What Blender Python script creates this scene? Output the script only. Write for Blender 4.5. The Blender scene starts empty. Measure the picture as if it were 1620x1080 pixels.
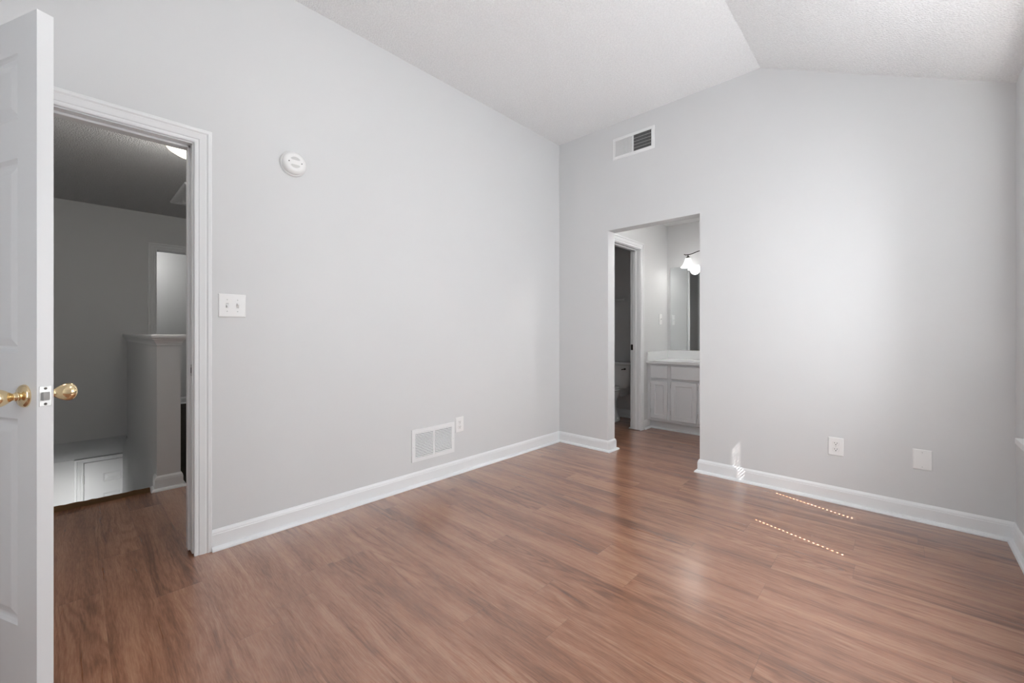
import bpy, bmesh, math, random
from mathutils import Vector, Matrix
C = bpy.context.scene.collection
SC = bpy.context.scene
PI = math.pi

# ------------------------------------------------------------------ camera
TH = math.radians(43.24)
cam_d = bpy.data.cameras.new('camera')
cam = bpy.data.objects.new('camera', cam_d); C.objects.link(cam)
cam.location = (0, 0, 1.10)
cam.rotation_euler = (math.radians(90), 0, TH)
cam_d.sensor_width = 36.0
cam_d.lens = 654.0 / 1620 * 36
cam_d.shift_y = -13.0 / 1620
cam_d.clip_start = 0.02
SC.camera = cam

# ------------------------------------------------------------------ exposure, sky, sun
SC.view_settings.view_transform = 'Standard'
SC.view_settings.look = 'None'
SC.view_settings.gamma = 1.0
SC.view_settings.use_curve_mapping = False
SC.view_settings.exposure = 0.15

w = bpy.data.worlds.new('sky'); SC.world = w; w.use_nodes = True
nt = w.node_tree; bg = nt.nodes['Background']
bg.inputs['Color'].default_value = (0.75, 0.85, 1.0, 1)
bg.inputs['Strength'].default_value = 2.0

def add_light(name, kind, loc, energy, col=(1, 1, 1), size=None, direction=None, **kw):
    l = bpy.data.lights.new(name, kind); o = bpy.data.objects.new(name, l); C.objects.link(o)
    o.location = loc; l.energy = energy; l.color = col
    if kind == 'AREA':
        l.shape = 'RECTANGLE'; l.size, l.size_y = size
    if direction is not None:
        o.rotation_euler = Vector(direction).to_track_quat('-Z', 'Y').to_euler()
    for k, v in kw.items(): setattr(l, k, v)
    return o

XL, XR, YB, YF = -2.546, 0.443, 3.411, -1.30       # inner faces of the bedroom
W1 = (2.26, 3.03); W2 = (1.44, 2.21); WZ = (0.60, 2.06)   # right wall's windows; W2 is unseen, placed to light the left corner
W3 = (-.80, 0.22)                                    # window added behind the camera to fill the room with light (x range)
add_light('sun', 'SUN', (3, 0, 4), 170.0, (1, 0.96, 0.92), direction=(-1, 0.345, -1.2), angle=math.radians(0.12))
DAY = (0.945, 0.975, 1.0)
for a, b, e, sp in ((W1[0], W1[1], 16.5, 155), (W2[0], W2[1], 21.0, 180)):   # daylight spreading from the blinds
    add_light('daylight_fill', 'AREA', (XR + 0.02, (a + b) / 2, (WZ[0] + WZ[1]) / 2), e, DAY, (b - a - .04, WZ[1] - WZ[0] - .05), (-1, -.35 if a > 2.22 else 0.05, 0), spread=math.radians(sp))
add_light('daylight_fill', 'AREA', ((W3[0] + W3[1]) / 2, YF - 0.02, 1.35), 14.0, DAY, (W3[1] - W3[0] - .04, 1.42), (0, 1, 0))  # added fill light at the window behind the camera

# ------------------------------------------------------------------ materials
def new_mat(name):
    m = bpy.data.materials.new(name); m.use_nodes = True
    return m, m.node_tree.nodes, m.node_tree.links, m.node_tree.nodes['Principled BSDF']

def mat(name, col, rough=0.5, metal=0.0, spec=0.5, bump=None, vary=0.0, coat=0.0, emit=None):
    m, n, l, b = new_mat(name)
    b.inputs['Base Color'].default_value = (*col, 1)
    b.inputs['Roughness'].default_value = rough
    b.inputs['Metallic'].default_value = metal
    b.inputs['Specular IOR Level'].default_value = spec
    b.inputs['Coat Weight'].default_value = coat
    tc = n.new('ShaderNodeTexCoord')
    if bump:
        scale, strength, dist, detail = bump
        t = n.new('ShaderNodeTexNoise'); t.inputs['Scale'].default_value = scale
        t.inputs['Detail'].default_value = detail
        bp = n.new('ShaderNodeBump'); bp.inputs['Strength'].default_value = strength
        bp.inputs['Distance'].default_value = dist
        l.new(tc.outputs['Object'], t.inputs['Vector']); l.new(t.outputs['Fac'], bp.inputs['Height'])
        l.new(bp.outputs['Normal'], b.inputs['Normal'])
    if vary:
        t2 = n.new('ShaderNodeTexNoise'); t2.inputs['Scale'].default_value = 3.0
        t2.inputs['Detail'].default_value = 4
        mr = n.new('ShaderNodeMapRange'); mr.inputs['To Min'].default_value = 1 - vary; mr.inputs['To Max'].default_value = 1 + vary
        mx = n.new('ShaderNodeMix'); mx.data_type = 'RGBA'; mx.blend_type = 'MULTIPLY'; mx.inputs[0].default_value = 1
        mx.inputs[6].default_value = (*col, 1)
        l.new(tc.outputs['Object'], t2.inputs['Vector']); l.new(t2.outputs['Fac'], mr.inputs['Value'])
        l.new(mr.outputs['Result'], mx.inputs[7]); l.new(mx.outputs[2], b.inputs['Base Color'])
    if emit:
        b.inputs['Emission Color'].default_value = (*emit[0], 1); b.inputs['Emission Strength'].default_value = emit[1]
    return m

M = {}
M['wall'] = mat('grey_wall_paint', (0.70, 0.705, 0.71), 0.55, spec=0.35, bump=(420, 0.08, 0.002, 2), vary=0.012)
M['hall_wall'] = M['wall']
M['trim'] = mat('white_semigloss_trim', (0.84, 0.85, 0.86), 0.28, spec=0.5, bump=(60, 0.03, 0.002, 2))
M['door'] = mat('white_door_paint', (0.78, 0.79, 0.80), 0.36, spec=0.45, bump=(90, 0.05, 0.002, 3))
M['plastic'] = mat('white_plastic', (0.86, 0.86, 0.855), 0.3)
M['plastic_shade'] = mat('greyed_plastic', (0.62, 0.62, 0.61), 0.45)
M['slot'] = mat('dark_slot', (0.02, 0.02, 0.02), 0.7)
M['duct_shade'] = mat('duct_shade_black', (0.03, 0.03, 0.032), 0.8)  # near-black that puts the shade inside the vents into colour
M['vent'] = mat('white_enamel', (0.84, 0.845, 0.85), 0.35)
M['brass'] = mat('polished_brass', (0.90, 0.72, 0.44), 0.08, metal=1.0)
M['nickel'] = mat('brushed_nickel', (0.60, 0.60, 0.59), 0.42, metal=1.0)
M['dark_metal'] = mat('dark_bronze', (0.05, 0.045, 0.04), 0.4, metal=0.8)
M['porcelain'] = mat('white_porcelain', (0.82, 0.82, 0.82), 0.08, coat=0.5)
M['cabinet'] = mat('light_grey_cabinet_paint', (0.80, 0.81, 0.83), 0.38)
M['counter'] = mat('white_cultured_marble', (0.86, 0.865, 0.87), 0.15, vary=0.015)
M['carpet'] = mat('dark_brown_carpet', (0.055, 0.045, 0.038), 0.95, spec=0.1, bump=(500, 0.9, 0.01, 3), vary=0.2)
M['carpet_edge'] = mat('tan_stair_carpet', (0.27, 0.155, 0.08), 0.95, spec=0.1, bump=(350, 1.0, 0.02, 3), vary=0.3)
M['mirror'] = mat('mirror_silver', (0.86, 0.88, 0.88), 0.01, metal=1.0)
M['blind'] = mat('white_vinyl_blind', (0.85, 0.85, 0.84), 0.45)
M['dome'] = mat('frosted_dome_glass', (0.95, 0.92, 0.85), 0.3, emit=((1.0, 0.88, 0.66), 1.7))
M['shade'] = mat('alabaster_shade_glass', (0.95, 0.95, 0.93), 0.3, emit=((1.0, 0.98, 0.95), 2.2))
M['amber'] = mat('brass_light_ring', (0.85, 0.6, 0.25), 0.25, metal=0.9)

def popcorn(name, col, strength):
    m, n, l, b = new_mat(name)
    b.inputs['Roughness'].default_value = 0.9; b.inputs['Specular IOR Level'].default_value = 0.1
    tc = n.new('ShaderNodeTexCoord')
    t = n.new('ShaderNodeTexNoise'); t.inputs['Scale'].default_value = 95; t.inputs['Detail'].default_value = 3; t.inputs['Roughness'].default_value = .6
    v = n.new('ShaderNodeTexVoronoi'); v.inputs['Scale'].default_value = 110
    ad = n.new('ShaderNodeMath'); ad.operation = 'SUBTRACT'
    bp = n.new('ShaderNodeBump'); bp.inputs['Strength'].default_value = strength; bp.inputs['Distance'].default_value = 0.012
    cr = n.new('ShaderNodeMapRange'); cr.inputs['From Min'].default_value = .3; cr.inputs['From Max'].default_value = .7
    cr.inputs['To Min'].default_value = 0.93; cr.inputs['To Max'].default_value = 1.04
    mx = n.new('ShaderNodeMix'); mx.data_type = 'RGBA'; mx.blend_type = 'MULTIPLY'; mx.inputs[0].default_value = 1
    mx.inputs[6].default_value = (*col, 1)
    l.new(tc.outputs['Object'], t.inputs['Vector']); l.new(tc.outputs['Object'], v.inputs['Vector'])
    l.new(t.outputs['Fac'], ad.inputs[0]); l.new(v.outputs['Distance'], ad.inputs[1])
    l.new(ad.outputs[0], bp.inputs['Height']); l.new(bp.outputs['Normal'], b.inputs['Normal'])
    l.new(t.outputs['Fac'], cr.inputs['Value']); l.new(cr.outputs['Result'], mx.inputs[7]); l.new(mx.outputs[2], b.inputs['Base Color'])
    return m
M['ceiling'] = popcorn('popcorn_ceiling', (0.88, 0.885, 0.89), 0.35)
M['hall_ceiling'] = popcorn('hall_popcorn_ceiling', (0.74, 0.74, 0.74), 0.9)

def wood_floor():
    m, n, l, b = new_mat('oak_plank_floor')
    def math_(op, a, bb=None, c=None):
        x = n.new('ShaderNodeMath'); x.operation = op
        for i, v in enumerate((a, bb, c)):
            if v is None: continue
            if isinstance(v, (int, float)): x.inputs[i].default_value = v
            else: l.new(v, x.inputs[i])
        return x.outputs[0]
    def comb(x, y, z):
        c = n.new('ShaderNodeCombineXYZ')
        for i, v in enumerate((x, y, z)):
            if isinstance(v, (int, float)): c.inputs[i].default_value = v
            else: l.new(v, c.inputs[i])
        return c.outputs[0]
    def noise(vec, scale, detail=4, rough=.55, dist=0):
        t = n.new('ShaderNodeTexNoise'); t.inputs['Scale'].default_value = scale; t.inputs['Detail'].default_value = detail
        t.inputs['Roughness'].default_value = rough; t.inputs['Distortion'].default_value = dist
        l.new(vec, t.inputs['Vector']); return t.outputs['Fac']
    def rng(v, a, b_, c, d):
        r = n.new('ShaderNodeMapRange'); l.new(v, r.inputs['Value'])
        for i, q in zip(('From Min', 'From Max', 'To Min', 'To Max'), (a, b_, c, d)): r.inputs[i].default_value = q
        return r.outputs['Result']
    tc = n.new('ShaderNodeTexCoord'); s = n.new('ShaderNodeSeparateXYZ'); l.new(tc.outputs['Object'], s.inputs[0])
    X, Y = s.outputs[0], s.outputs[1]
    PW, PL = 0.154, 1.22
    yr = math_('DIVIDE', math_('SUBTRACT', Y, 1.781), PW)
    row = math_('FLOOR', yr); fy = math_('SUBTRACT', yr, row)
    wr = n.new('ShaderNodeTexWhiteNoise'); wr.noise_dimensions = '1D'; l.new(math_('ADD', row, 7.3), wr.inputs['W'])
    xr = math_('ADD', math_('DIVIDE', X, PL), wr.outputs['Value'])
    col = math_('FLOOR', xr); fx = math_('SUBTRACT', xr, col)
    wn = n.new('ShaderNodeTexWhiteNoise'); wn.noise_dimensions = '2D'; l.new(comb(row, col, 0), wn.inputs['Vector'])
    ws = n.new('ShaderNodeSeparateColor'); l.new(wn.outputs['Color'], ws.inputs[0])
    r1, r2, r3 = ws.outputs[0], ws.outputs[1], ws.outputs[2]
    # plank coordinates, shifted at random per plank
    px = math_('ADD', X, math_('MULTIPLY', r1, 37.0)); py = math_('ADD', Y, math_('MULTIPLY', r2, 23.0))
    # broad tonal streaks, finer streaks, cathedral grain, pores
    warp = math_('MULTIPLY', math_('SUBTRACT', noise(comb(math_('MULTIPLY', px, 1.6), math_('MULTIPLY', py, 5), 0), 1.0, 3), .5), .06)
    pyw = math_('ADD', py, warp)
    broad = noise(comb(math_('MULTIPLY', px, 0.9), math_('MULTIPLY', pyw, 13), r3), 1.0, 3, .5, .3)
    streak = noise(comb(math_('MULTIPLY', px, 1.6), math_('MULTIPLY', pyw, 60), r3), 1.0, 4, .6)
    field = noise(comb(math_('MULTIPLY', px, .55), math_('MULTIPLY', pyw, 6.0), math_('MULTIPLY', r3, 9)), 1.0, 1.5, .4)
    rings = math_('SINE', math_('MULTIPLY', field, 150.0))
    rings = rng(rings, -0.2, 1.0, 0, 1)
    # rings only show in patches
    ringmask = rng(noise(comb(math_('MULTIPLY', px, 1.3), math_('MULTIPLY', py, 4.0), 5.5), 1.0, 1), .48, .60, 0, 1)
    pore = noise(comb(math_('MULTIPLY', px, 14), math_('MULTIPLY', pyw, 210), 0), 1.0, 3, .65)
    f = math_('ADD', math_('MULTIPLY', rng(broad, .3, .7, 0, 1), .48), math_('MULTIPLY', rng(streak, .3, .7, 0, 1), .26))
    f = math_('ADD', f, math_('MULTIPLY', rng(pore, .3, .7, 0, 1), .36))
    blot = noise(comb(math_('MULTIPLY', px, 4.5), math_('MULTIPLY', pyw, 16), 2.2), 1.0, 3, .6, .6)
    f = math_('ADD', f, math_('MULTIPLY', math_('SUBTRACT', blot, .50), .42))
    f = math_('SUBTRACT', f, math_('MULTIPLY', math_('MULTIPLY', rings, ringmask), .20))
    f = math_('ADD', f, math_('MULTIPLY', math_('SUBTRACT', r2, .5), .16))
    f = math_('SUBTRACT', f, .02)
    ramp = n.new('ShaderNodeValToRGB'); l.new(f, ramp.inputs[0])
    e = ramp.color_ramp.elements
    e[0].position = 0.12; e[0].color = (0.138, 0.051, 0.024, 1)
    e[1].position = 0.95; e[1].color = (0.45, 0.233, 0.138, 1)
    x1 = e.new(0.38); x1.color = (0.238, 0.097, 0.047, 1)
    x2 = e.new(0.62); x2.color = (0.330, 0.148, 0.080, 1)
    # seams
    sy = math_('MINIMUM', fy, math_('SUBTRACT', 1, fy)); sx = math_('MINIMUM', fx, math_('SUBTRACT', 1, fx))
    seam_y = rng(sy, 0.0, 0.010, 0, 1); seam_x = rng(sx, 0.0, 0.0016, 0, 1)
    seam = math_('MULTIPLY', seam_y, seam_x)
    mx = n.new('ShaderNodeMix'); mx.data_type = 'RGBA'; mx.blend_type = 'MULTIPLY'; mx.inputs[0].default_value = 1
    l.new(ramp.outputs[0], mx.inputs[6])
    sc = math_('MULTIPLY', rng(seam_y, 0, 1, .90, 1), rng(seam_x, 0, 1, .72, 1))
    l.new(comb(sc, sc, sc), mx.inputs[7])
    l.new(mx.outputs[2], b.inputs['Base Color'])
    l.new(rng(streak, .3, .7, .27, .36), b.inputs['Roughness'])
    b.inputs['Coat Weight'].default_value = 1.0; b.inputs['Coat Roughness'].default_value = 0.24; b.inputs['Coat IOR'].default_value = 2.0
    b.inputs['Specular IOR Level'].default_value = 0.15
    bp = n.new('ShaderNodeBump'); bp.inputs['Strength'].default_value = .35; bp.inputs['Distance'].default_value = .001
    h = math_('ADD', math_('MULTIPLY', seam, 1.0), math_('MULTIPLY', pore, .35))
    l.new(h, bp.inputs['Height']); l.new(bp.outputs['Normal'], b.inputs['Normal'])
    return m
M['wood'] = wood_floor()

def glass_mat():
    m, n, l, b = new_mat('window_glass')
    tr = n.new('ShaderNodeBsdfTransparent'); gl = n.new('ShaderNodeBsdfGlossy'); gl.inputs['Roughness'].default_value = 0.02
    mi = n.new('ShaderNodeMixShader'); mi.inputs[0].default_value = 0.06
    l.new(tr.outputs[0], mi.inputs[1]); l.new(gl.outputs[0], mi.inputs[2]); l.new(mi.outputs[0], n['Material Output'].inputs[0])
    return m
M['glass'] = glass_mat()

# ------------------------------------------------------------------ mesh helpers
def box(bm, x0, x1, y0, y1, z0, z1, mtx=None, bev=0.0):
    vs = [bm.verts.new((x, y, z)) for x in (x0, x1) for y in (y0, y1) for z in (z0, z1)]
    fs = []
    for f in ((0, 1, 3, 2), (4, 6, 7, 5), (0, 4, 5, 1), (2, 3, 7, 6), (0, 2, 6, 4), (1, 5, 7, 3)):
        fs.append(bm.faces.new([vs[i] for i in f]))
    if bev:
        es = list({e for f in fs for e in f.edges})
        r = bmesh.ops.bevel(bm, geom=es, offset=bev, segments=2, affect='EDGES', profile=.6)
        vs = list({v for v in r['verts']} | {v for v in vs if v.is_valid})
    if mtx is not None:
        bmesh.ops.transform(bm, matrix=mtx, verts=[v for v in vs if v.is_valid])
    return vs

def lathe(bm, prof, seg=32, mtx=None, sx=1.0, sy=1.0):
    """prof: list of (r, z) around +Z"""
    rings = []; allv = []
    for r, z in prof:
        if r < 1e-6:
            v = bm.verts.new((0, 0, z)); rings.append([v]); allv.append(v)
        else:
            ring = [bm.verts.new((r * sx * math.cos(2 * PI * i / seg), r * sy * math.sin(2 * PI * i / seg), z)) for i in range(seg)]
            rings.append(ring); allv += ring
    for a, b_ in zip(rings, rings[1:]):
        if len(a) == 1 and len(b_) == 1: continue
        for i in range(seg):
            j = (i + 1) % seg
            if len(a) == 1: bm.faces.new((a[0], b_[j], b_[i]))
            elif len(b_) == 1: bm.faces.new((a[i], a[j], b_[0]))
            else: bm.faces.new((a[i], a[j], b_[j], b_[i]))
    if mtx is not None: bmesh.ops.transform(bm, matrix=mtx, verts=allv)
    return allv

def loft(bm, sections, close=True):
    """sections: lists of equal count of 3D points (closed loops)"""
    rs = [[bm.verts.new(p) for p in s] for s in sections]
    k = len(rs[0])
    for a, b_ in zip(rs, rs[1:]):
        for i in range(k):
            j = (i + 1) % k
            bm.faces.new((a[i], a[j], b_[j], b_[i]))
    if close:
        bm.faces.new(list(reversed(rs[0]))); bm.faces.new(rs[-1])

def tube(bm, pts, r, seg=10):
    pts = [Vector(p) for p in pts]; secs = []
    for i, p in enumerate(pts):
        d = (pts[min(i + 1, len(pts) - 1)] - pts[max(i - 1, 0)]).normalized()
        up = Vector((0, 0, 1)) if abs(d.z) < .9 else Vector((1, 0, 0))
        a = d.cross(up).normalized(); b_ = d.cross(a)
        rr = r[i] if isinstance(r, (list, tuple)) else r
        secs.append([p + a * rr * math.cos(2 * PI * k / seg) + b_ * rr * math.sin(2 * PI * k / seg) for k in range(seg)])
    loft(bm, secs)

def build(name, bm, material, parent=None, smooth=False, angle=40):
    bmesh.ops.recalc_face_normals(bm, faces=bm.faces)
    me = bpy.data.meshes.new(name); bm.to_mesh(me); bm.free()
    me.materials.append(M[material] if isinstance(material, str) else material)
    if smooth:
        me.polygons.foreach_set('use_smooth', [True] * len(me.polygons))
        try: me.set_sharp_from_angle(angle=math.radians(angle))
        except Exception: pass
    o = bpy.data.objects.new(name, me); C.objects.link(o)
    if parent is not None: o.parent = parent
    return o

def boxes(lst, bev=0.0):
    bm = bmesh.new()
    for b_ in lst: box(bm, *b_, bev=bev)
    return bm

def struct(name, bm, m, parent=None, smooth=False):
    o = build(name, bm, m, parent, smooth)
    if parent is None: o['kind'] = 'structure'
    return o

def thing(name, label, cat, loc=(0, 0, 0), rotz=0.0, group=None):
    o = bpy.data.objects.new(name, None); C.objects.link(o); o.empty_display_size = .05
    o.location = loc; o.rotation_euler = (0, 0, rotz); o['label'] = label; o['category'] = cat
    if group: o['group'] = group
    return o

def sempty(name, loc=(0, 0, 0), rotz=0.0):
    o = bpy.data.objects.new(name, None); C.objects.link(o); o.empty_display_size = .05
    o.location = loc; o.rotation_euler = (0, 0, rotz); o['kind'] = 'structure'
    return o

BB = [(0, 0), (.034, 0), (.0335, .006), (.030, .012), (.024, .016), (.016, .018), (.0135, .019), (.0135, .078),
      (.0115, .082), (.0115, .087), (.009, .093), (.005, .099), (.003, .102), (0, .102)]
def sweep_path(path, side=1, prof=BB, z0=0.0, closed_ends=True):
    """extrude a wall-base profile along a floor polyline; offsets go to the left (side=1) or right (-1) of the path"""
    bm = bmesh.new(); P = [Vector(p) for p in path]; n = len(P); secs = []
    for i in range(n):
        def nor(a, b_):
            d = (b_ - a).normalized(); return Vector((-d.y, d.x)) * side
        if i == 0: off = nor(P[0], P[1])
        elif i == n - 1: off = nor(P[-2], P[-1])
        else:
            n1, n2 = nor(P[i - 1], P[i]), nor(P[i], P[i + 1])
            off = (n1 + n2); off = off / (off.dot(n1))
        secs.append([(P[i].x + off.x * d, P[i].y + off.y * d, z0 + h) for d, h in prof])
    loft(bm, secs)
    return bm

CAS = [(0, 0), (0, .010), (.004, .0125), (.012, .0125), (.014, .0105), (.018, .0105), (.021, .0135), (.045, .0165), (.049, .0145), (.052, .0165),
       (.056, .0195), (.068, .0195), (.0715, .016), (.0715, 0)]
def casing(f, u0, u1, H, z0=0.0, prof=CAS):
    """door casing: f(u, z, depth) -> 3D; legs at u0 (left) and u1 (right) and a mitred head"""
    bm = bmesh.new()
    secs = [[f(u0 - q, z0, d) for q, d in prof], [f(u0 - q, H + q, d) for q, d in prof],
            [f(u1 + q, H + q, d) for q, d in prof], [f(u1 + q, z0, d) for q, d in prof]]
    loft(bm, secs)
    return bm

# ------------------------------------------------------------------ bedroom shell
T = 0.12                                         # wall thickness
D0, D1, DH = -0.395, 0.405, 2.035                 # bedroom doorway (y range, head height)
ZC, XF, ZR = 3.02, -0.74, 2.42                     # flat ceiling height, fold line, height at right wall
OX0, OX1, OH = -1.982, -1.162, 2.052               # cased opening in the back wall

floor = struct('floor', boxes([(-3.80, XR + .14, YF - T, YB + T, -.05, 0),
                               (-3.45, -0.80, YB + T, 5.27, -.05, 0)]), 'wood')
struct('wall_left', boxes([(XL - T, XL, YF - T, D0 - .02, 0, ZC + .1), (XL - T, XL, D1 + .02, YB, 0, ZC + .1),
                           (XL - T, XL, D0 - .02, D1 + .02, DH + .02, ZC + .1)]), 'wall')
bm = bmesh.new()
def wall_prism(bm, pts, y0, y1):
    loft(bm, [[(x, y0, z) for x, z in pts], [(x, y1, z) for x, z in pts]])
wall_prism(bm, [(XL - T, 0), (OX0, 0), (OX0, OH), (OX1, OH), (OX1, 0), (XR + .14, 0), (XR + .14, 2.40), (XF, ZC + .08), (XL - T, ZC + .08)], YB, YB + T)
struct('wall_back', bm, 'wall')
struct('wall_right', boxes([(XR, XR + .14, YF - T, YB, 0, WZ[0] - .001), (XR, XR + .14, YF - T, YB, WZ[1], ZR + .1),
                            (XR, XR + .14, YF - T, W2[0], WZ[0] - .001, WZ[1]), (XR, XR + .14, W2[1], W1[0], WZ[0] - .001, WZ[1]),
                            (XR, XR + .14, W1[1], YB, WZ[0] - .001, WZ[1])]), 'wall')
bm = boxes([(XL, W3[0], YF - T, YF, 0, ZC + .1), (W3[1], XR, YF - T, YF, 0, ZC + .1), (W3[0], W3[1], YF - T, YF, 0, .6), (W3[0], W3[1], YF - T, YF, 2.1, ZC + .1)])
struct('wall_front', bm, 'wall')
bm = bmesh.new()
wall_prism(bm, [(XL - T, ZC), (XF, ZC), (XR + .16, ZR - .16 * (ZC - ZR) / (XR - XF)), (XR + .16, ZR + .12), (XF, ZC + .14), (XL - T, ZC + .14)], YF - T, YB + T)
struct('ceiling', bm, 'ceiling')

# baseboards with shoe moulding
struct('baseboard_left', sweep_path([(XL, D1 + .076), (XL, YB), (OX0, YB), (OX0, YB + T), (-2.15, YB + T), (-2.15, 3.60)], -1), 'trim')
struct('baseboard_back', sweep_path([(OX1, YB + T), (OX1, YB), (XR, YB), (XR, YF), (XL, YF), (XL, D0 - .076)], -1), 'trim')

# ------------------------------------------------------------------ windows of the bedroom
def window(name, f, a, b, z0, z1, stool):
    """f(u, z, depth): depth 0 = room face of wall, positive outward"""
    def bx(bm, u0, u1, za, zb, d0, d1):
        p = f(u0, za, d0); q = f(u1, zb, d1)
        box(bm, min(p[0], q[0]), max(p[0], q[0]), min(p[1], q[1]), max(p[1], q[1]), min(p[2], q[2]), max(p[2], q[2]))
    r = sempty(name, f((a + b) / 2, z0, .1))
    r.location = (0, 0, 0)
    bm = bmesh.new(); zm = z0 + .92; m_ = .04
    for u0, u1, za, zb in ((a, a + m_, z0, z1), (b - m_, b, z0, z1), (a, b, z1 - m_, z1), (a, b, z0, z0 + m_), (a, b, zm - .02, zm + .02)):
        bx(bm, u0, u1, za, zb, .08, .13)
    build('window_frame', bm, 'trim', r)
    bm = bmesh.new(); bx(bm, a + .02, b - .02, z0 + .02, z1 - .02, .10, .104); build('pane', bm, 'glass', r)
    bm = bmesh.new(); bx(bm, a - .035, b + .035, z0 - .022, z0 + .004, -.048, .0); bx(bm, a, b, z0 - .001, z0 + .004, 0, .08)
    bx(bm, a - .02, b + .02, z0 - .075, z0 - .022, -.014, 0)
    build('window_sill', bm, 'trim', r)
fr = lambda u, z, d: (XR + d, u, z)
ff = lambda u, z, d: (u, YF - d, z)
window('window_1', fr, *W1, *WZ, True)
window('window_2', fr, *W2, *WZ, True)
window('added_window_3', ff, *W3, .6, 2.1, True)  # unseen, added for its light on the left and back walls

def blind(label, f, a, b, z0, z1, holes=()):
    """f(u, z, depth) as above. holes: (u, width, za, zb) cord slots, or a gap shaped for a sun patch"""
    r = thing('window_blind', label, 'blind')
    def bx(bm, u0, u1, za, zb, d0, d1):
        p = f(u0, za, d0); q = f(u1, zb, d1)
        box(bm, min(p[0], q[0]), max(p[0], q[0]), min(p[1], q[1]), max(p[1], q[1]), min(p[2], q[2]), max(p[2], q[2]))
    dd = .045
    bm = bmesh.new(); bx(bm, a + .004, b - .004, z1 - .035, z1 - .002, dd - .016, dd + .016); build('headrail', bm, 'blind', r)
    bm = bmesh.new(); bx(bm, a + .006, b - .006, z0 + .012, z0 + .028, dd - .013, dd + .013); build('bottom_rail', bm, 'blind', r)
    bm = bmesh.new(); z = z0 + .04; tl = math.radians(75); hw = .0125
    while z < z1 - .03:
        cuts = [(u - wd / 2, u + wd / 2, sh) for u, wd, za, zb, sh in holes if za <= z <= zb]
        cuts.sort(); us = [a + .004]
        segs = []; cur = a + .004
        for c0, c1, sh in cuts:
            segs.append((cur, c0, -1, 1)); segs.append((c0, c1, -1, -sh)); segs.append((c0, c1, sh, 1)); cur = c1
        segs.append((cur, b - .004, -1, 1))
        for u0, u1, s0, s1 in segs:
            # the outer edge hangs low
            q = [(u, s) for u, s in ((u0, s0), (u1, s0), (u1, s1), (u0, s1))]
            vs = []
            for th in (0, .0006):
                for u, s in q:
                    vs.append(bm.verts.new(f(u, z + hw * s * math.sin(tl), dd - hw * s * math.cos(tl) + th)))
            for fc in ((0, 1, 2, 3), (7, 6, 5, 4), (0, 4, 5, 1), (1, 5, 6, 2), (2, 6, 7, 3), (3, 7, 4, 0)):
                bm.faces.new([vs[i] for i in fc])
        z += .0245
    build('slats', bm, 'blind', r)
    bm = bmesh.new(); tube(bm, [f(a + .06, z1 - .03, dd - .02), f(a + .06, z1 - .6, dd - .02)], .004); build('tilt_wand', bm, 'blind', r)
    return r
blind('white mini blind in the window nearest the back wall', fr, W1[0], W1[1], WZ[0] + .004, WZ[1],
      holes=[(2.937, .007, .825, 1.335, .30), (2.380, .006, .825, 1.335, .28), (2.932, .020, 1.63, 1.93, .045)])  # last entry: wider gap shaped to throw the sun patch on the wall
blind('white mini blind in the window beside the camera', fr, W2[0], W2[1], WZ[0] + .004, WZ[1])
blind('white mini blind in the added window behind the camera', ff, W3[0], W3[1], .604, 2.1)

# unseen flush ceiling light added to brighten the bedroom
cl = thing('added_ceiling_light', 'round flush glass light added on the flat bedroom ceiling', 'ceiling light', (-1.15, .75, ZC))
bm = bmesh.new(); lathe(bm, [(0, 0), (.17, 0), (.172, -.012), (.160, -.026), (0, -.026)], 48); build('base', bm, 'nickel', cl, True)
bm = bmesh.new(); lathe(bm, [(.158, -.026), (.157, -.050), (.140, -.078), (.105, -.100), (.055, -.113), (0, -.117)], 48); build('glass_bowl', bm, 'shade', cl, True, 60)
add_light('added_ceiling_bulb', 'POINT', (-1.15, .75, ZC - .22), 8, (1, .985, .965), shadow_soft_size=.12)

# ------------------------------------------------------------------ bedroom doorway: jamb, casings
fl = lambda u, z, d: (XL + d, u, z)               # room side of the left wall
fh = lambda u, z, d: (XL - T - d, u, z)           # hall side
jx0, jx1 = XL - T, XL
tr = sempty('trim_1')
bm = boxes([(jx0, jx1, D0 - .02, D0, 0, DH + .02), (jx0, jx1, D1, D1 + .02, 0.012, DH + .02), (jx0, jx1, D0, D1, DH, DH + .02)])
build('jamb', bm, 'trim', tr)
bm = boxes([(jx0 + .035, jx1 - .04, D0, D0 + .011, 0, DH), (jx0 + .035, jx1 - .04, D1 - .011, D1, 0.018, DH), (jx0 + .035, jx1 - .04, D0, D1, DH - .011, DH)], bev=.002)
build('door_stop', bm, 'trim', tr)
build('casing', casing(fl, D0 - .006, D1 + .006, DH + .006), 'trim', tr)
build('casing', casing(fh, D0 - .006, D1 + .006, DH + .006), 'trim', tr)
bm = boxes([(XL - .034, XL - .006, D1 - .0015, D1 + .001, .888, .945)], bev=.0006); sp = build('strike_plate', bm, 'nickel', tr)
bm = boxes([(XL - .028, XL - .014, D1 - .002, D1 + .0, .903, .930)]); build('latch_hole', bm, 'slot', sp)

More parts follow.
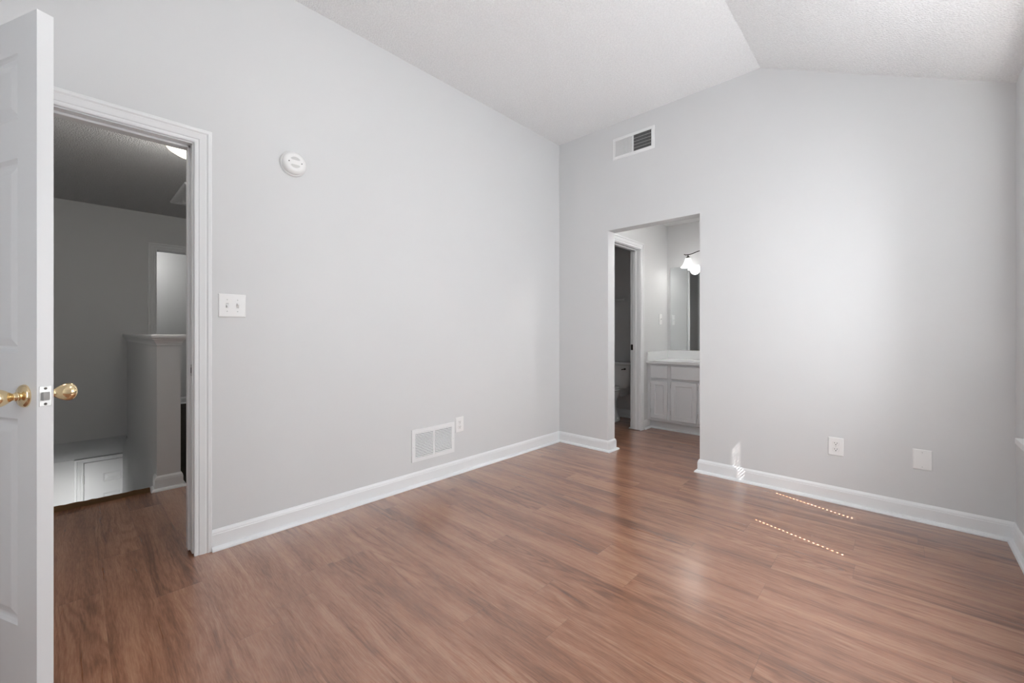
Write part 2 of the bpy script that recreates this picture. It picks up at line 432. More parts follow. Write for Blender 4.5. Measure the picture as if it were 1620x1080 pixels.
# ------------------------------------------------------------------ six-panel doors
def panel_door_mesh(width, height, thick, cols, rows):
    """slab in local coords: s (0..width) along +X, thickness along Y (0..thick), z up.
    cols/rows: (start, end) of the panels; both faces carry moulded panels."""
    bm = bmesh.new()
    us = sorted({0, width} | {c for p in cols for c in p}); zs = sorted({0, height} | {r for p in rows for r in p})
    def is_panel(a, b, c, d): return (a, b) in cols and (c, d) in rows
    for ysurf, sgn in ((0.0, 1), (thick, -1)):
        for a, b in zip(us, us[1:]):
            for c, d in zip(zs, zs[1:]):
                if is_panel(a, b, c, d):
                    rings = []
                    for ins, dep in ((0, 0), (.004, .0035), (.010, .0075), (.014, .0085), (.019, .0085), (.040, .0025), (.044, .002)):
                        rings.append([bm.verts.new((x, ysurf + sgn * dep, z)) for x, z in ((a + ins, c + ins), (b - ins, c + ins), (b - ins, d - ins), (a + ins, d - ins))])
                    for r0, r1 in zip(rings, rings[1:]):
                        for i in range(4): bm.faces.new((r0[i], r0[(i + 1) % 4], r1[(i + 1) % 4], r1[i]))
                    bm.faces.new(rings[-1])
                else:
                    bm.faces.new([bm.verts.new((x, ysurf, z)) for x, z in ((a, c), (b, c), (b, d), (a, d))])
    for pts in (((0, 0), (0, height)), ((width, 0), (width, height)), ((0, 0), (width, 0)), ((0, height), (width, height))):
        (u0, z0), (u1, z1) = pts
        bm.faces.new([bm.verts.new(p) for p in ((u0, 0, z0), (u1, 0, z1), (u1, thick, z1), (u0, thick, z0))])
    bmesh.ops.remove_doubles(bm, verts=bm.verts, dist=1e-5)
    return bm

ROWS = [(.225, .835), (1.03, 1.605), (1.72, 1.915)]
DW = 0.775
FE = Vector((-1.808, -.070, .012))                # free edge corner of the open door, camera side
dang = math.atan2(-.406, -.913)                    # from free edge toward hinge
door = sempty('door_1', FE, dang)
# local +X toward the hinge, local +Y = perpendicular: rotate (0,1) by dang
# thickness direction away from the camera is the -Y side locally
bm = panel_door_mesh(DW, 2.02, .035, [(.100, .330), (.445, .675)], ROWS)
bmesh.ops.translate(bm, verts=bm.verts, vec=(0, -.035, 0))
build('door_panel', bm, 'door', door)
def knob_bm(sign):
    """egg knob on a rosette, pointing along local Y*sign, origin on door face"""
    bm = bmesh.new()
    prof = [(0, 0), (.0335, 0), (.0335, .003), (.0315, .007), (.026, .0105), (.016, .012), (.0125, .014), (.0135, .017), (.0125, .020),
            (.0105, .023), (.0112, .027), (.0165, .034), (.0225, .043), (.0262, .052), (.0275, .060), (.0262, .067), (.0215, .0725), (.013, .0755), (0, .0765)]
    lathe(bm, prof, 40, Matrix.Rotation(-sign * PI / 2, 4, 'X'))
    return bm
k = build('door_knob', knob_bm(1), 'brass', door, True, 60); k.location = (.062, 0, .905)
k = build('door_knob', knob_bm(-1), 'brass', door, True, 60); k.location = (.062, -.035, .905)
bm = boxes([(-.0012, .002, -.0305, -.0045, .876, .934)], bev=.0007); lp = build('latch_plate', bm, 'nickel', door)
bm = bmesh.new()
loft(bm, [[(0, -.0255, .893), (0, -.0095, .893), (0, -.0095, .917), (0, -.0255, .917)], [(-.004, -.0255, .893), (-.011, -.0095, .893), (-.011, -.0095, .917), (-.004, -.0255, .917)]])
build('latch_bolt', bm, 'nickel', lp)
for z in (.8825, .9275):
    bm = bmesh.new(); lathe(bm, [(0, 0), (.0036, 0), (.0034, .0008), (0, .0009)], 14, Matrix.Translation((-.0012, -.0175, z)) @ Matrix.Rotation(-PI / 2, 4, 'Y'))
    build('screw', bm, 'dark_metal', lp)
for z in (.20, 1.0, 1.80):
    bm = bmesh.new(); tube(bm, [(DW + .004, .004, z), (DW + .004, .004, z + .09)], .006, 12); box(bm, DW - .001, DW + .002, -.032, .004, z, z + .09)
    build('hinge', bm, 'brass', door, True)

# ------------------------------------------------------------------ wall devices
def plate_bm(w_, h_, t_=.006):
    bm = bmesh.new()
    secs = [[(-w_ / 2, -h_ / 2), (w_ / 2, -h_ / 2), (w_ / 2, h_ / 2), (-w_ / 2, h_ / 2)]]
    for ins, y in ((0, 0), (0, .0025), (.0015, .0045), (.004, t_)):
        pass
    sec = []
    for ins, y in ((0, 0), (0, .0025), (.0015, .0045), (.0045, t_)):
        sec.append([(sx * (w_ / 2 - ins), y, sz * (h_ / 2 - ins)) for sx, sz in ((-1, -1), (1, -1), (1, 1), (-1, 1))])
    loft(bm, sec)
    return bm
# local frame of a wall device: X along wall, +Y out of the wall, Z up
RL = -PI / 2      # left wall: +Y local -> +X world
RB = PI           # back wall: +Y local -> -Y world
def screw(parent, x, y, z, m='plastic_shade', r=.003):
    bm = bmesh.new(); lathe(bm, [(0, 0), (r, 0), (r * .9, .0007), (0, .0009)], 14, Matrix.Translation((x, y, z)) @ Matrix.Rotation(-PI / 2, 4, 'X'))
    return build('screw', bm, m, parent, True)

def outlet(label, loc, rz, w_=.08, h_=.118):
    r = thing('electrical_outlet', label, 'outlet', loc, rz)
    build('cover_plate', plate_bm(w_, h_), 'plastic', r)
    for s in (-1, 1):
        zc = s * .0195
        bm = bmesh.new()
        pts = []
        for i in range(24):
            a = 2 * PI * i / 24; x = .0172 * math.cos(a); z = max(-.0125, min(.0125, .0172 * math.sin(a)))
            pts.append((x, z))
        loft(bm, [[(x, .004, zc + z) for x, z in pts], [(x, .0072, zc + z) for x, z in pts], [(x * .95, .0078, zc + z * .95) for x, z in pts]])
        f_ = build('receptacle', bm, 'plastic', r)
        bm = boxes([(-.0078, -.0052, .0072, .0081, zc - .0005, zc + .0085), (.0052, .0078, .0072, .0081, zc + .0005, zc + .0080)])
        lathe(bm, [(0, .0), (.0030, 0), (.0030, .0008), (0, .0009)], 12, Matrix.Translation((0, .0073, zc - .0065)) @ Matrix.Rotation(-PI / 2, 4, 'X'))
        build('slots', bm, 'slot', f_)
        bm = bmesh.new()
        loft(bm, [[(x * 1.06, .0055, zc + z * 1.07) for x, z in pts], [(x * 1.06, .0062, zc + z * 1.07) for x, z in pts]]); build('gap_ring', bm, 'plastic_shade', f_)
    screw(r, 0, .006, 0)
    return r
outlet('white duplex outlet beside the low slatted return grille', (XL, 2.099, .379), RL)
outlet('white duplex outlet low on the wall right of the bathroom opening', (-.308, YB, .3625), RB, .080, .116)

r = thing('blank_cover_plate', 'plain white blank cover plate low on wall near the window corner', 'cover plate', (.092, YB, .360), RB)
build('cover_plate', plate_bm(.082, .118), 'plastic', r)
screw(r, 0, .006, .042); screw(r, 0, .006, -.042)

def switch(label, loc, rz, n_, w_, h_, ups):
    r = thing('light_switch', label, 'light switch', loc, rz)
    build('cover_plate', plate_bm(w_, h_), 'plastic', r)
    for i in range(n_):
        x = (i - (n_ - 1) / 2) * .046
        bm = boxes([(x - .006, x + .006, .005, .0064, -.013, .013)]); sl = build('toggle_slot', bm, 'plastic_shade', r)
        bm = bmesh.new(); s = ups[i]
        loft(bm, [[(x - .0047, .0055, -.006), (x + .0047, .0055, -.006), (x + .0047, .0055, .006), (x - .0047, .0055, .006)],
                  [(x - .0037, .020, s * .009 - .003), (x + .0037, .020, s * .009 - .003), (x + .0037, .020, s * .009 + .003), (x - .0037, .020, s * .009 + .003)]])
        build('toggle', bm, 'plastic', r)
        screw(r, x, .006, .030); screw(r, x, .006, -.030)
    return r
switch('white double toggle switch plate beside the bedroom doorway', (XL, .5725, 1.244), RL, 2, .122, .120, (1, -1))
switch('small white switch plate on the bathroom wall beside the mirror', (-2.15, 4.945, 1.27), RL, 1, .074, .130, (1,))

# smoke detector
r = thing('smoke_detector', 'round white smoke detector high on wall right of the doorway', 'smoke detector', (XL, .868, 2.07), RL)
RX = Matrix.Rotation(-PI / 2, 4, 'X')
bm = bmesh.new(); lathe(bm, [(0, 0), (.070, 0), (.070, .006), (.067, .012), (.064, .013), (0, .013)], 48, RX); build('mounting_base', bm, 'plastic', r, True)
bm = bmesh.new(); lathe(bm, [(.060, .013), (.063, .015), (.0635, .026), (.058, .036), (.050, .041), (.044, .043), (.042, .0425), (0, .0435)], 48, RX); build('cover', bm, 'plastic', r, True, 35)
bm = bmesh.new(); lathe(bm, [(.0605, .0125), (.0612, .0125), (.0612, .0150), (.0605, .015)], 48, RX); build('gap', bm, 'slot', r)
for s in (-1, 1):
    bm = bmesh.new(); pts = []
    for i in range(13):
        a = math.radians(35 + 110 * i / 12); pts.append((.031 * math.cos(a), s * .031 * math.sin(a)))
    pts += [(-.018, s * .013), (.018, s * .013)]
    loft(bm, [[(x, .042, z) for x, z in pts], [(x, .0440, z) for x, z in pts]]); build('horn_grille', bm, 'plastic_shade', r)
    bm = bmesh.new(); lathe(bm, [(0, .043), (.0030, .043), (.0030, .0442), (0, .0443)], 12, Matrix.Translation((s * .034, 0, 0)) @ RX)
    build('sensor_hole', bm, 'slot', r)

# return air grille on the left wall
r = thing('return_air_grille', 'white rectangular return grille low on the left wall', 'vent', (XL, 1.8515, .291), RL)
GW, GH = .385, .232
bm = bmesh.new(); b2 = .028
for (x0, x1, z0, z1) in ((-GW / 2, GW / 2, GH / 2 - b2, GH / 2), (-GW / 2, GW / 2, -GH / 2, -GH / 2 + b2), (-GW / 2, -GW / 2 + b2, -GH / 2 + b2, GH / 2 - b2), (GW / 2 - b2, GW / 2, -GH / 2 + b2, GH / 2 - b2), (-.008, .008, -GH / 2 + b2, GH / 2 - b2)):
    box(bm, x0, x1, 0, .007 if x0 != -.008 else .006, z0, z1)
build('frame', bm, 'vent', r)
bm = boxes([(-GW / 2 + b2, GW / 2 - b2, .0002, .0008, -GH / 2 + b2, GH / 2 - b2)]); build('duct_shade_sheet', bm, 'duct_shade', r)  # flat dark sheet in place of the unlit hollow behind the louvres
bm = bmesh.new(); nl = 16; H_ = GH - 2 * b2
for i in range(nl):
    zc = -H_ / 2 + (i + .5) * H_ / nl
    m_ = Matrix.Translation((0, .0038, zc)) @ Matrix.Rotation(math.radians(-52), 4, 'X')
    for x0, x1 in ((-GW / 2 + b2, -.008), (.008, GW / 2 - b2)):
        box(bm, x0, x1, -.0040, .0040, -.0005, .0005, m_)
build('louvres', bm, 'vent', r)
screw(r, -GW / 2 + .012, .007, -.01); screw(r, GW / 2 - .012, .007, -.01)

# supply register on the back wall (local X runs toward -X world)
r = thing('supply_air_register', 'white supply register high on the back wall above bathroom opening', 'vent', (-1.7315, YB, 2.783), RB)
GW, GH = .399, .197; b2 = .027
bm = bmesh.new()
def ring_frame(bm, w_, h_, secs):
    loops = [[(sx * (w_ / 2 - ins), y, sz * (h_ / 2 - ins)) for sx, sz in ((-1, -1), (1, -1), (1, 1), (-1, 1))] for ins, y in secs]
    vs = [[bm.verts.new(p) for p in lp] for lp in loops]
    for a, b_ in zip(vs, vs[1:]):
        for i in range(4): bm.faces.new((a[i], a[(i + 1) % 4], b_[(i + 1) % 4], b_[i]))
ring_frame(bm, GW, GH, ((0, 0), (0, .003), (.004, .008), (.024, .010), (b2, .009), (b2, 0)))
box(bm, -.006, .006, 0, .009, -GH / 2 + b2, GH / 2 - b2)
build('frame', bm, 'vent', r)
bm = boxes([(-GW / 2 + b2, GW / 2 - b2, .0002, .0008, -GH / 2 + b2, GH / 2 - b2)]); build('duct_shade_sheet', bm, 'duct_shade', r)  # dark sheet painted in for the shade behind the fins
bm = bmesh.new(); wH = GW / 2 - b2 - .006; nf = 14
for i in range(nf):
    for side, ang in ((1, -38), (-1, -52)):         # local +X is left in the photo
        xc = side * (.006 + (i + .5) * wH / nf)
        if side == 1: a = math.radians(48); L = .0046; yc = .0048
        else: a = math.radians(120); L = .0034; yc = .0052
        m_ = Matrix.Translation((xc, yc, 0)) @ Matrix.Rotation(a, 4, 'Z')
        box(bm, -L, L, -.0004, .0004, -GH / 2 + b2, GH / 2 - b2, m_)
build('vertical_fins', bm, 'vent', r)
bm = bmesh.new()
for i in range(1, 5):
    z = -GH / 2 + b2 + i * (GH - 2 * b2) / 5
    box(bm, -GW / 2 + b2, -.006, .0010, .0022, z - .0012, z + .0012)
build('rear_bars', bm, 'plastic_shade', r)
bm = boxes([(-GW / 2 + .010, -GW / 2 + .020, .009, .016, -.022, .012)], bev=.001); build('damper_lever', bm, 'vent', r)

# ------------------------------------------------------------------ bathroom alcove behind the back wall
XA, YM, XE = -2.15, 5.15, -0.93
TD0, TD1, TH_ = 3.72, 4.390, 2.045                 # toilet room doorway in the alcove's left wall
ZA = 2.45
bm = boxes([(XA - .11, XA, YB + T, TD0 - .02, 0, ZA + .1), (XA - .11, XA, TD1 + .02, YM, 0, ZA + .1), (XA - .11, XA, TD0 - .02, TD1 + .02, TH_ + .02, ZA + .1)])
struct('wall_alcove_left', bm, 'wall')
struct('wall_alcove_back', boxes([(XA - .11, XE + .12, YM, YM + .12, 0, ZA + .1)]), 'wall')
struct('wall_alcove_right', boxes([(XE, XE + .12, YB + T, YM, 0, ZA + .1)]), 'wall')
struct('ceiling_alcove', boxes([(XA, XE, YB + T, YM, ZA, ZA + .1), (-3.5, XA - .11, YB + T, 5.0, ZA, ZA + .1)]), 'ceiling')
struct('wall_toilet_back', boxes([(-3.5, XA - .11, 4.98, 5.10, 0, ZA)]), 'wall')
struct('wall_toilet_front', boxes([(-3.5, XL - T, YB, YB + T, 0, ZA)]), 'wall')
struct('wall_toilet_left', boxes([(-3.5, -3.38, YB + T, 4.98, 0, ZA)]), 'wall')
fa = lambda u, z, d: (XA + d, u, z)
tr = sempty('trim_2')
x0, x1 = XA - .11, XA
build('jamb', boxes([(x0, x1, TD0 - .02, TD0, 0, TH_ + .02), (x0, x1, TD1, TD1 + .02, 0.006, TH_ + .02), (x0, x1, TD0, TD1, TH_, TH_ + .02)]), 'trim', tr)
build('door_stop', boxes([(x0 + .035, x0 + .07, TD0, TD0 + .011, 0, TH_), (x0 + .035, x0 + .07, TD1 - .011, TD1, 0.008, TH_), (x0 + .035, x0 + .07, TD0, TD1, TH_ - .011, TH_)], bev=.002), 'trim', tr)
build('casing', casing(fa, TD0 - .006, TD1 + .006, TH_ + .006), 'trim', tr)
sp = build('strike_plate', boxes([(x0 + .004, x0 + .030, TD1 - .0015, TD1 + .001, .908, .972)], bev=.0006), 'dark_metal', tr)
struct('baseboard_alcove', sweep_path([(XA, TD1 + .078), (XA, 4.655), (XE, 4.655)], -1), 'trim')
struct('baseboard_toilet', sweep_path([(-3.38, YB + T), (-3.38, 4.98), (XA - .11, 4.98), (XA - .11, TD1 + .02)], -1), 'trim')

# vanity cabinet
V0, V1, VF, VH = XA + .004, XE - .004, 4.585, .755
van = thing('vanity_cabinet', 'light grey painted vanity cabinet with panelled doors in the bathroom', 'cabinet')
# face frame with openings, then box
bm = boxes([(V0, V0 + .018, VF, YM - .004, .10, VH), (V1 - .018, V1, VF, YM - .004, .10, VH), (V0 + .018, V1 - .018, VF, YM - .004, .10, .118), (V0 + .018, V1 - .018, YM - .012, YM - .004, .118, VH), (V0, V1, 4.665, 4.683, 0.001, .10), (V0 + .018, V1 - .018, VF, VF + .02, .118, VH)])
build('body', bm, 'cabinet', van)
def front(x0, x1, z0, z1, frame, rec=.007):
    bm = bmesh.new(); t = .018; y0 = VF - .001
    loops = [(0, 0), (0, t - .004), (.004, t)]
    if frame: loops += [(frame, t), (frame + .006, t - rec), (frame + .012, t - rec)]
    else: loops += [(.012, t)]
    secs = [[(a, y0 - d, b_) for a, b_ in ((x0 + i, z0 + i), (x1 - i, z0 + i), (x1 - i, z1 - i), (x0 + i, z1 - i))] for i, d in loops]
    loft(bm, secs); return bm
build('drawer', front(-2.100, -1.905, .588, .735, 0), 'cabinet', van)
build('false_front', front(-1.868, -1.300, .588, .735, 0), 'cabinet', van)
build('drawer', front(-1.262, -.965, .588, .735, 0), 'cabinet', van)
for x0, x1 in ((-2.100, -1.905), (-1.868, -1.592), (-1.576, -1.300)):
    d = build('door', front(x0, x1, .128, .560, .045), 'cabinet', van)
    for z in (.19, .485):
        build('hinge', boxes([(x0 - .006, x0 - .001, VF - .012, VF, z, z + .045)]), 'nickel', d)
for z0, z1 in ((.128, .335), (.352, .560)):
    build('drawer', front(-1.262, -.965, z0, z1, 0), 'cabinet', van)
# countertop with splashes
top = thing('vanity_countertop', 'white vanity countertop with integral backsplash and sink', 'countertop')
bm = bmesh.new()
SX, SY, RX_, RY_ = -1.52, 4.86, .21, .15
N = 32
outer = []
X0, X1, Y0, Y1 = XA + .002, XE - .002, 4.555, YM - .002
for i in range(N):
    a = 2 * PI * i / N; c, s = math.cos(a), math.sin(a)
    k_ = min((X1 - SX) / c if c > 1e-6 else 9, (X0 - SX) / c if c < -1e-6 else 9, (Y1 - SY) / s if s > 1e-6 else 9, (Y0 - SY) / s if s < -1e-6 else 9)
    outer.append((SX + c * k_, SY + s * k_))
# snap four nearest to corners
for cx_, cy_ in ((X0, Y0), (X1, Y0), (X0, Y1), (X1, Y1)):
    j = min(range(N), key=lambda q: (outer[q][0] - cx_) ** 2 + (outer[q][1] - cy_) ** 2); outer[j] = (cx_, cy_)
el = lambda k1, k2, z: [(SX + RX_ * k1 * math.cos(2 * PI * i / N), SY + RY_ * k2 * math.sin(2 * PI * i / N), z) for i in range(N)]
loft(bm, [[(x, y, VH + .002) for x, y in outer], [(x, y, VH + .030) for x, y in outer], el(1.06, 1.06, .787), el(1, 1, .783), el(.93, .93, .74), el(.7, .7, .69), el(.3, .3, .672), el(.08, .08, .670)])
build('slab', bm, 'counter', top, True, 35)
build('backsplash', boxes([(X0, X1, YM - .02, YM - .002, .785, .887)], bev=.003), 'counter', top)
build('side_splash', boxes([(X0, X0 + .018, 4.56, YM - .02, .785, .885)], bev=.003), 'counter', top)
# faucet
fc = thing('bathroom_faucet', 'chrome faucet behind the vanity sink', 'faucet', (SX, 5.06, .787))
bm = boxes([(-.08, .08, -.025, .025, 0, .018)], bev=.006); build('base_plate', bm, 'nickel', fc, True)
bm = bmesh.new(); tube(bm, [(0, 0, .01), (0, 0, .06), (0, -.03, .085), (0, -.08, .085), (0, -.11, .07)], [.014, .013, .012, .011, .010], 14); build('spout', bm, 'nickel', fc, True)
for s in (-1, 1):
    bm = bmesh.new(); lathe(bm, [(0, .015), (.016, .015), (.018, .03), (.014, .05), (0, .052)], 20, Matrix.Translation((s * .055, 0, 0))); build('handle', bm, 'nickel', fc, True)
# recessed light added to brighten the alcove, out of sight behind the back wall
al = thing('added_recessed_light', 'small round recessed light added in the bathroom alcove ceiling', 'ceiling light', (-1.12, 4.0, ZA))
bm = bmesh.new(); lathe(bm, [(.055, 0), (.085, 0), (.086, -.006), (.080, -.009), (.058, -.004), (.055, 0)], 32); build('trim_ring', bm, 'vent', al, True)
bm = bmesh.new(); lathe(bm, [(0, -.001), (.056, -.001)], 32); build('lens', bm, 'shade', al)
add_light('added_recessed_bulb', 'AREA', (-1.12, 4.0, ZA - .012), 9.5, (1, .98, .96), (.11, .11), (-.35, .15, -1))
# mirror
mi = thing('wall_mirror', 'frameless wall mirror above the vanity countertop', 'mirror')
build('mirror_glass', boxes([(-2.106, -.99, YM - .008, YM - .002, .890, 1.918)]), 'mirror', mi)
build('bottom_channel', boxes([(-2.106, -.99, YM - .011, YM - .001, .8875, .894)]), 'nickel', mi)
# vanity light: bronze wavy bar with three bell shades
vl = thing('vanity_light', 'bronze wavy-arm vanity light with glowing glass shades above the mirror', 'wall light', (0, 0, 0))
VY = 5.03
bm = bmesh.new(); lathe(bm, [(0, 0), (.06, 0), (.058, .015), (.03, .025), (0, .026)], 28, Matrix.Translation((-1.54, YM - .001, 2.06)) @ Matrix.Rotation(PI / 2, 4, 'X')); build('back_plate', bm, 'dark_metal', vl, True)
bm = bmesh.new(); pts = []
for i in range(49):
    x = -1.895 + i * .71 / 48
    ph = (x + 1.848) / .308
    z = 2.036 + .015 * (1 - math.cos(2 * PI * ph))
    pts.append((x, VY, z + (.004 if i == 0 or i == 48 else 0)))
tube(bm, pts, .0055, 10); tube(bm, [(-1.54, YM - .02, 2.055), (-1.54, VY, 2.045)], .008, 10)
build('arm', bm, 'dark_metal', vl, True)
for i in range(3):
    x = -1.848 + i * .308
    bm = bmesh.new(); lathe(bm, [(0, 2.036), (.006, 2.034), (.006, 2.020), (.012, 2.016), (.022, 2.004), (.026, 1.992), (.024, 1.989), (0, 1.989)], 24, Matrix.Translation((x, VY, 0)))
    build('socket_cap', bm, 'dark_metal', vl, True)
    bm = bmesh.new(); lathe(bm, [(.024, 1.996), (.030, 1.985), (.037, 1.965), (.046, 1.940), (.058, 1.915), (.078, 1.892), (.083, 1.888), (.080, 1.886), (.055, 1.911), (.043, 1.938), (.034, 1.963), (.027, 1.985), (.021, 1.993)], 36, Matrix.Translation((x, VY, 0)))
    build('lamp_shade', bm, 'shade', vl, True, 60)
    add_light('vanity_bulb', 'POINT', (x, VY - .005, 1.88), 1.1, (1, .98, .95), shadow_soft_size=.06)

# toilet
tl_ = thing('toilet', 'white two-piece toilet in the dim toilet room', 'toilet', (-2.70, 4.98, 0))
def oval(cx, cy, rx, ry, z, n_=32, flat=0.0, p=2.0):
    pts = []
    for i in range(n_):
        a = 2 * PI * i / n_; c, s = math.cos(a), math.sin(a)
        x = cx + rx * math.copysign(abs(c) ** (2 / p), c); y = cy + ry * math.copysign(abs(s) ** (2 / p), s)
        pts.append((x, y, z))
    return pts
bm = bmesh.new()
loft(bm, [oval(0, -.125, .185, .088, .405, p=5), oval(0, -.125, .200, .092, .44, p=6), oval(0, -.125, .222, .097, .60, p=6), oval(0, -.125, .228, .098, .695, p=6)])
build('tank', bm, 'porcelain', tl_, True)
bm = bmesh.new()
loft(bm, [oval(0, -.125, .232, .102, .694, p=6), oval(0, -.127, .243, .110, .702, p=6), oval(0, -.127, .243, .110, .722, p=6), oval(0, -.127, .234, .102, .730, p=6)])
build('tank_lid', bm, 'porcelain', tl_, True)
bm = bmesh.new()
lathe(bm, [(0, 0), (.012, 0), (.012, .01), (0, .012)], 16, Matrix.Translation((.175, -.222, .650)) @ Matrix.Rotation(PI / 2, 4, 'X'))
tube(bm, [(.175, -.235, .650), (.135, -.240, .642)], .006, 8); build('flush_lever', bm, 'dark_metal', tl_, True)
bm = bmesh.new()
loft(bm, [oval(0, -.36, .125, .22, 0, p=2.6), oval(0, -.36, .122, .215, .03, p=2.6), oval(0, -.37, .105, .19, .09, p=2.4), oval(0, -.38, .100, .185, .18, p=2.2), oval(0, -.41, .125, .20, .26),
          oval(0, -.44, .165, .235, .33), oval(0, -.46, .182, .250, .375), oval(0, -.46, .186, .255, .395)])
box(bm, -.14, .14, -.26, -.03, .30, .402, bev=.02)
build('bowl', bm, 'porcelain', tl_, True)
bm = bmesh.new(); loft(bm, [oval(0, -.46, .186, .254, .397), oval(0, -.46, .193, .262, .402), oval(0, -.46, .193, .262, .414), oval(0, -.46, .186, .255, .419)]); build('seat', bm, 'porcelain', tl_, True)
bm = bmesh.new(); loft(bm, [oval(0, -.455, .188, .256, .421), oval(0, -.455, .190, .258, .430), oval(0, -.455, .178, .245, .441), oval(0, -.455, .10, .15, .447)]); build('lid', bm, 'porcelain', tl_, True)
bm = bmesh.new(); lathe(bm, [(.016, 0), (.016, .012), (.010, .022), (0, .025)], 16, Matrix.Translation((.118, -.30, .028))); build('bolt_cap', bm, 'porcelain', tl_, True)
tb = thing('towel_bar', 'thin white towel bar on the dim toilet room wall', 'towel bar')
bm = bmesh.new(); tube(bm, [(-3.15, 4.93, 1.54), (-2.63, 4.93, 1.54)], .009, 12); build('rod', bm, 'trim', tb, True)
for x in (-3.15, -2.63):
    build('bracket', boxes([(x - .012, x + .012, 4.925, 4.979, 1.525, 1.555)], bev=.003), 'trim', tb)

# ------------------------------------------------------------------ hall, stairwell and far room
HX0, HX1 = -6.10, XL - T
HY0, HY1 = -.85, 1.75
ZH = 2.44
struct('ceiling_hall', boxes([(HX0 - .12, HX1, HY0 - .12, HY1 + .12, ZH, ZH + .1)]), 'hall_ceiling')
struct('wall_hall_right', boxes([(HX0 - .12, HX1, HY1, HY1 + .12, 0, ZH)]), 'wall')
struct('wall_hall_left', boxes([(HX0 - .12 - .65, HX1, HY0 - .12, HY0, -2.4, ZH)]), 'wall')
FD0, FD1, FH = .650, 1.42, 2.035
# the wall across the stairwell, its far doorway, and the sloped underside below it
bm = boxes([(HX0 - .12, HX0, HY0, FD0 - .02, .0, ZH), (HX0 - .12, HX0, FD1 + .02, 2.72, 0, ZH), (HX0 - .12, HX0, FD0 - .02, FD1 + .02, FH + .02, ZH)])
struct('wall_hall_far', bm, 'wall')
bm = bmesh.new()
wall_prism(bm, [(HX0, .0), (-6.68, -.306), (-6.68, -.18), (HX0 - .12, .0)], HY0, .4055)
struct('ceiling_stair', bm, 'wall')
struct('wall_stair_bottom', boxes([(-6.80, -6.68, HY0 - .12, .42, -2.4, -.1)]), 'wall')
struct('floor_lower', boxes([(-6.80, -3.8, HY0 - .12, .42, -2.45, -2.4)]), 'carpet')
struct('floor_hall', boxes([(HX0 - 2.2, -3.80, .535, 2.6, -.05, 0), (HX0 - 2.2, HX0 - .12, -.22, .535, -.05, 0)]), 'carpet')
struct('wall_stair_head', boxes([(-3.80, -3.75, HY0, .41, -2.4, -.051)]), 'wall')
# far room
struct('wall_far_room_back', boxes([(-8.32, -8.2, -.1, 2.6, 0, ZH)]), 'wall')
struct('wall_far_room_left', boxes([(-8.2, HX0 - .12, -.22, -.1, 0, ZH)]), 'wall')
struct('wall_far_room_right', boxes([(-8.2, HX0 - .12, 2.6, 2.72, 0, ZH)]), 'wall')
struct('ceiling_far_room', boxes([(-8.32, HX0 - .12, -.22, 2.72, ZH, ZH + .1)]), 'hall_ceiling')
struct('baseboard_far_room', sweep_path([(-8.2, -.1), (-8.2, 2.6)], -1), 'trim')
add_light('far_room_lamp', 'POINT', (-7.65, .55, 2.15), 11.0, (1, .98, .95), shadow_soft_size=.15)
fz = lambda u, z, d: (HX0 + d, u, z)
tr = sempty('trim_3')
build('jamb', boxes([(HX0 - .12, HX0, FD0 - .02, FD0, 0, FH + .02), (HX0 - .12, HX0, FD1, FD1 + .02, 0, FH + .02), (HX0 - .12, HX0, FD0, FD1, FH, FH + .02)]), 'trim', tr)
build('casing', casing(fz, FD0 - .004, FD1 + .004, FH + .004), 'trim', tr)

# half wall with moulded cap and base
hw = thing('half_wall', 'white-capped half wall beside the stairs with moulded end', 'half wall')
build('wall_body', boxes([(HX0 - .58, -3.785, .405, .535, -2.4, -.052), (HX0 + .001, -3.785, .405, .535, -.052, 1.03)]), 'wall', hw)
CAP = [(0, 1.015), (.006, 1.015), (.006, 1.028), (.010, 1.030), (.012, 1.038), (.020, 1.052), (.026, 1.058), (.026, 1.066), (.033, 1.070), (.034, 1.086), (.031, 1.090), (0, 1.090)]
bm = bmesh.new()
P = [Vector((HX0 + .001, .405)), Vector((-3.785, .405)), Vector((-3.785, .535)), Vector((HX0 + .001, .535))]
offs = [Vector((0, -1)), Vector((1, -1)), Vector((1, 1)), Vector((0, 1))]
loft(bm, [[(p.x + o_.x * d, p.y + o_.y * d, z) for d, z in CAP] for p, o_ in zip(P, offs)])
box(bm, HX0 + .001, -3.785, .405, .535, 1.03, 1.0898)
build('cap', bm, 'trim', hw)
build('baseboard', sweep_path([(-3.87, .405), (-3.785, .405), (-3.785, .535), (-6.08, .535)], -1), 'trim', hw)

# stairs going down, carpeted
st = thing('carpeted_stairs', 'carpeted stairs going down beyond the hall floor', 'stairs')
bm = bmesh.new(); n_ = 12; rise = 2.4 / n_; run = .215
for i in range(n_ - 1):
    x1 = -3.801 - i * run
    box(bm, x1 - run, x1, HY0 + .002, .370, -2.399, -rise * (i + 1))
build('treads', bm, 'carpet', st)
bm = bmesh.new()
rnd = random.Random(4); secs = []
for i in range(61):
    y = HY0 + .01 + i * (.370 - HY0 - .01) / 60
    j = rnd.uniform(-.004, .004); k_ = rnd.uniform(-.002, .002)
    secs.append([(-3.80 + .014 + j, y, .0), (-3.80 + .010 + j, y, .014 + k_), (-3.80 - .004, y, .026 + k_), (-3.825, y, .024 + k_), (-3.835, y, -.004), (-3.83, y, -.02), (-3.805, y, -.03), (-3.80, y, -.002)])
loft(bm, secs); build('carpet_nosing', bm, 'carpet_edge', st, True)

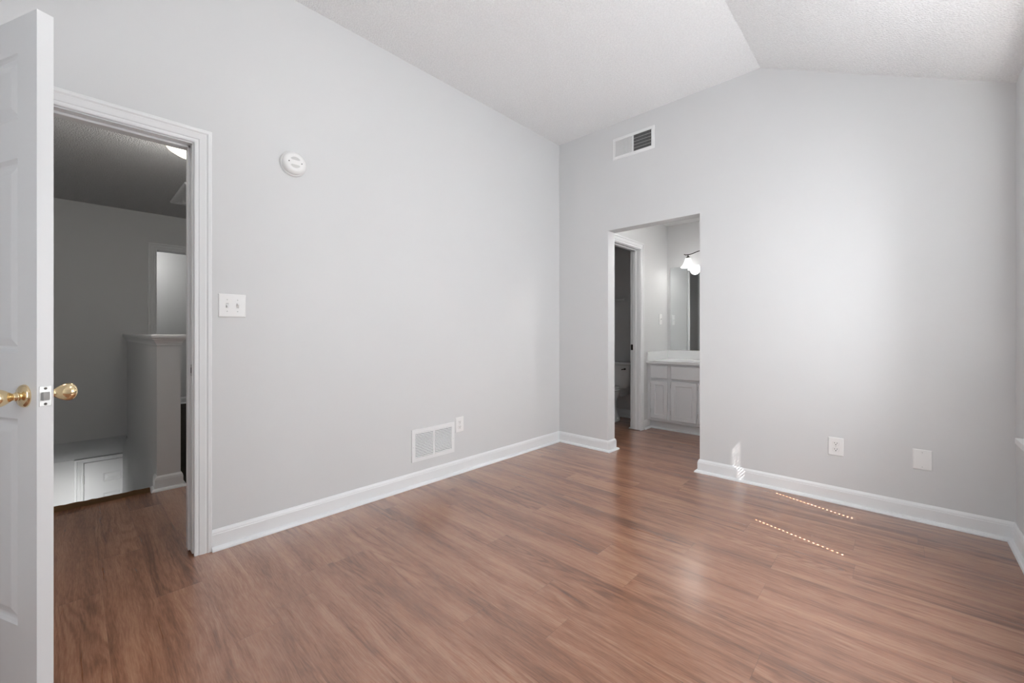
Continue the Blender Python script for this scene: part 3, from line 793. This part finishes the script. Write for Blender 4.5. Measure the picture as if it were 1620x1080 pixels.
# lower door at the stair bottom
LX = -6.68
ld = sempty('door_2', (LX + .036, .092, -2.385), PI / 2)
bm = panel_door_mesh(.312, 2.03, .035, [(.150, .300)], [(.24, .84), (1.02, 1.66), (1.79, 1.885)])
build('door_panel', bm, 'door', ld)
for z in (.2, 1.0, 1.80):
    bm = bmesh.new(); tube(bm, [(-.004, -.004, z), (-.004, -.004, z + .09)], .006, 10); build('hinge', bm, 'nickel', ld, True)
tr = sempty('trim_4')
flw = lambda u, z, d: (LX + d, u, z)
bm = bmesh.new()
loft(bm, [[flw(.085 - q, -2.39, d + .02 if d else 0) for q, d in CAS], [flw(.085 - q, -.350 + q * .6, d + .02 if d else 0) for q, d in CAS], [flw(.404, -.350 + q * .6, d + .02 if d else 0) for q, d in CAS]])
build('casing', bm, 'trim', tr)
add_light('stair_bottom_fill', 'AREA', (-5.5, -.25, -.70), 1.25, (1, .99, .97), (.7, .4), (-1, .15, -.05), spread=math.radians(56))  # unseen fill added over the stairs, narrowed onto the lower door wall

# dome light, an added second one, and attic hatch on the hall ceiling
add_light('hall_dome_bulb', 'POINT', (-3.58, .56, ZH - .22), 6.5, (1, .975, .94), shadow_soft_size=.12)
dl = thing('ceiling_dome_light', 'glowing flush dome light on the textured hall ceiling', 'ceiling light', (-3.64, .60, ZH))
bm = bmesh.new(); lathe(bm, [(0, 0), (.185, 0), (.188, -.010), (.182, -.020), (.170, -.022), (0, -.020)], 48); build('ring', bm, 'amber', dl, True)
bm = bmesh.new(); lathe(bm, [(.176, -.018), (.174, -.036), (.155, -.064), (.115, -.088), (.06, -.102), (0, -.106)], 48); build('glass_dome', bm, 'dome', dl, True, 60)
added_dome = thing('ceiling_dome_light', 'second flush dome light added on the hall ceiling, unseen behind the open bedroom door', 'ceiling light', (-3.12, -.42, ZH))  # added out of view to brighten the end of the half wall
for ch in list(dl.children):
    c = ch.copy(); C.objects.link(c); c.parent = added_dome
add_light('hall_dome_bulb', 'POINT', (-3.12, -.42, ZH - .22), 5.0, (1, .98, .95), shadow_soft_size=.12)  # bulb of the added second dome
hh = thing('attic_hatch', 'square attic hatch with moulded trim in the hall ceiling', 'hatch', (0, 0, 0))
HA = (-5.40, -4.62, .68, 1.45)
bm = bmesh.new()
secs = []
for ins, z in ((0, ZH), (0, ZH - .010), (.006, ZH - .019), (.02, ZH - .019), (.05, ZH - .012), (.062, ZH - .012), (.065, ZH)):
    secs.append([(HA[0] + ins, HA[2] + ins, z), (HA[1] - ins, HA[2] + ins, z), (HA[1] - ins, HA[3] - ins, z), (HA[0] + ins, HA[3] - ins, z)])
loft(bm, secs, close=False); build('frame', bm, 'trim', hh)
build('panel', boxes([(HA[0] + .065, HA[1] - .065, HA[2] + .065, HA[3] - .065, ZH - .004, ZH - .0005)]), 'trim', hh)
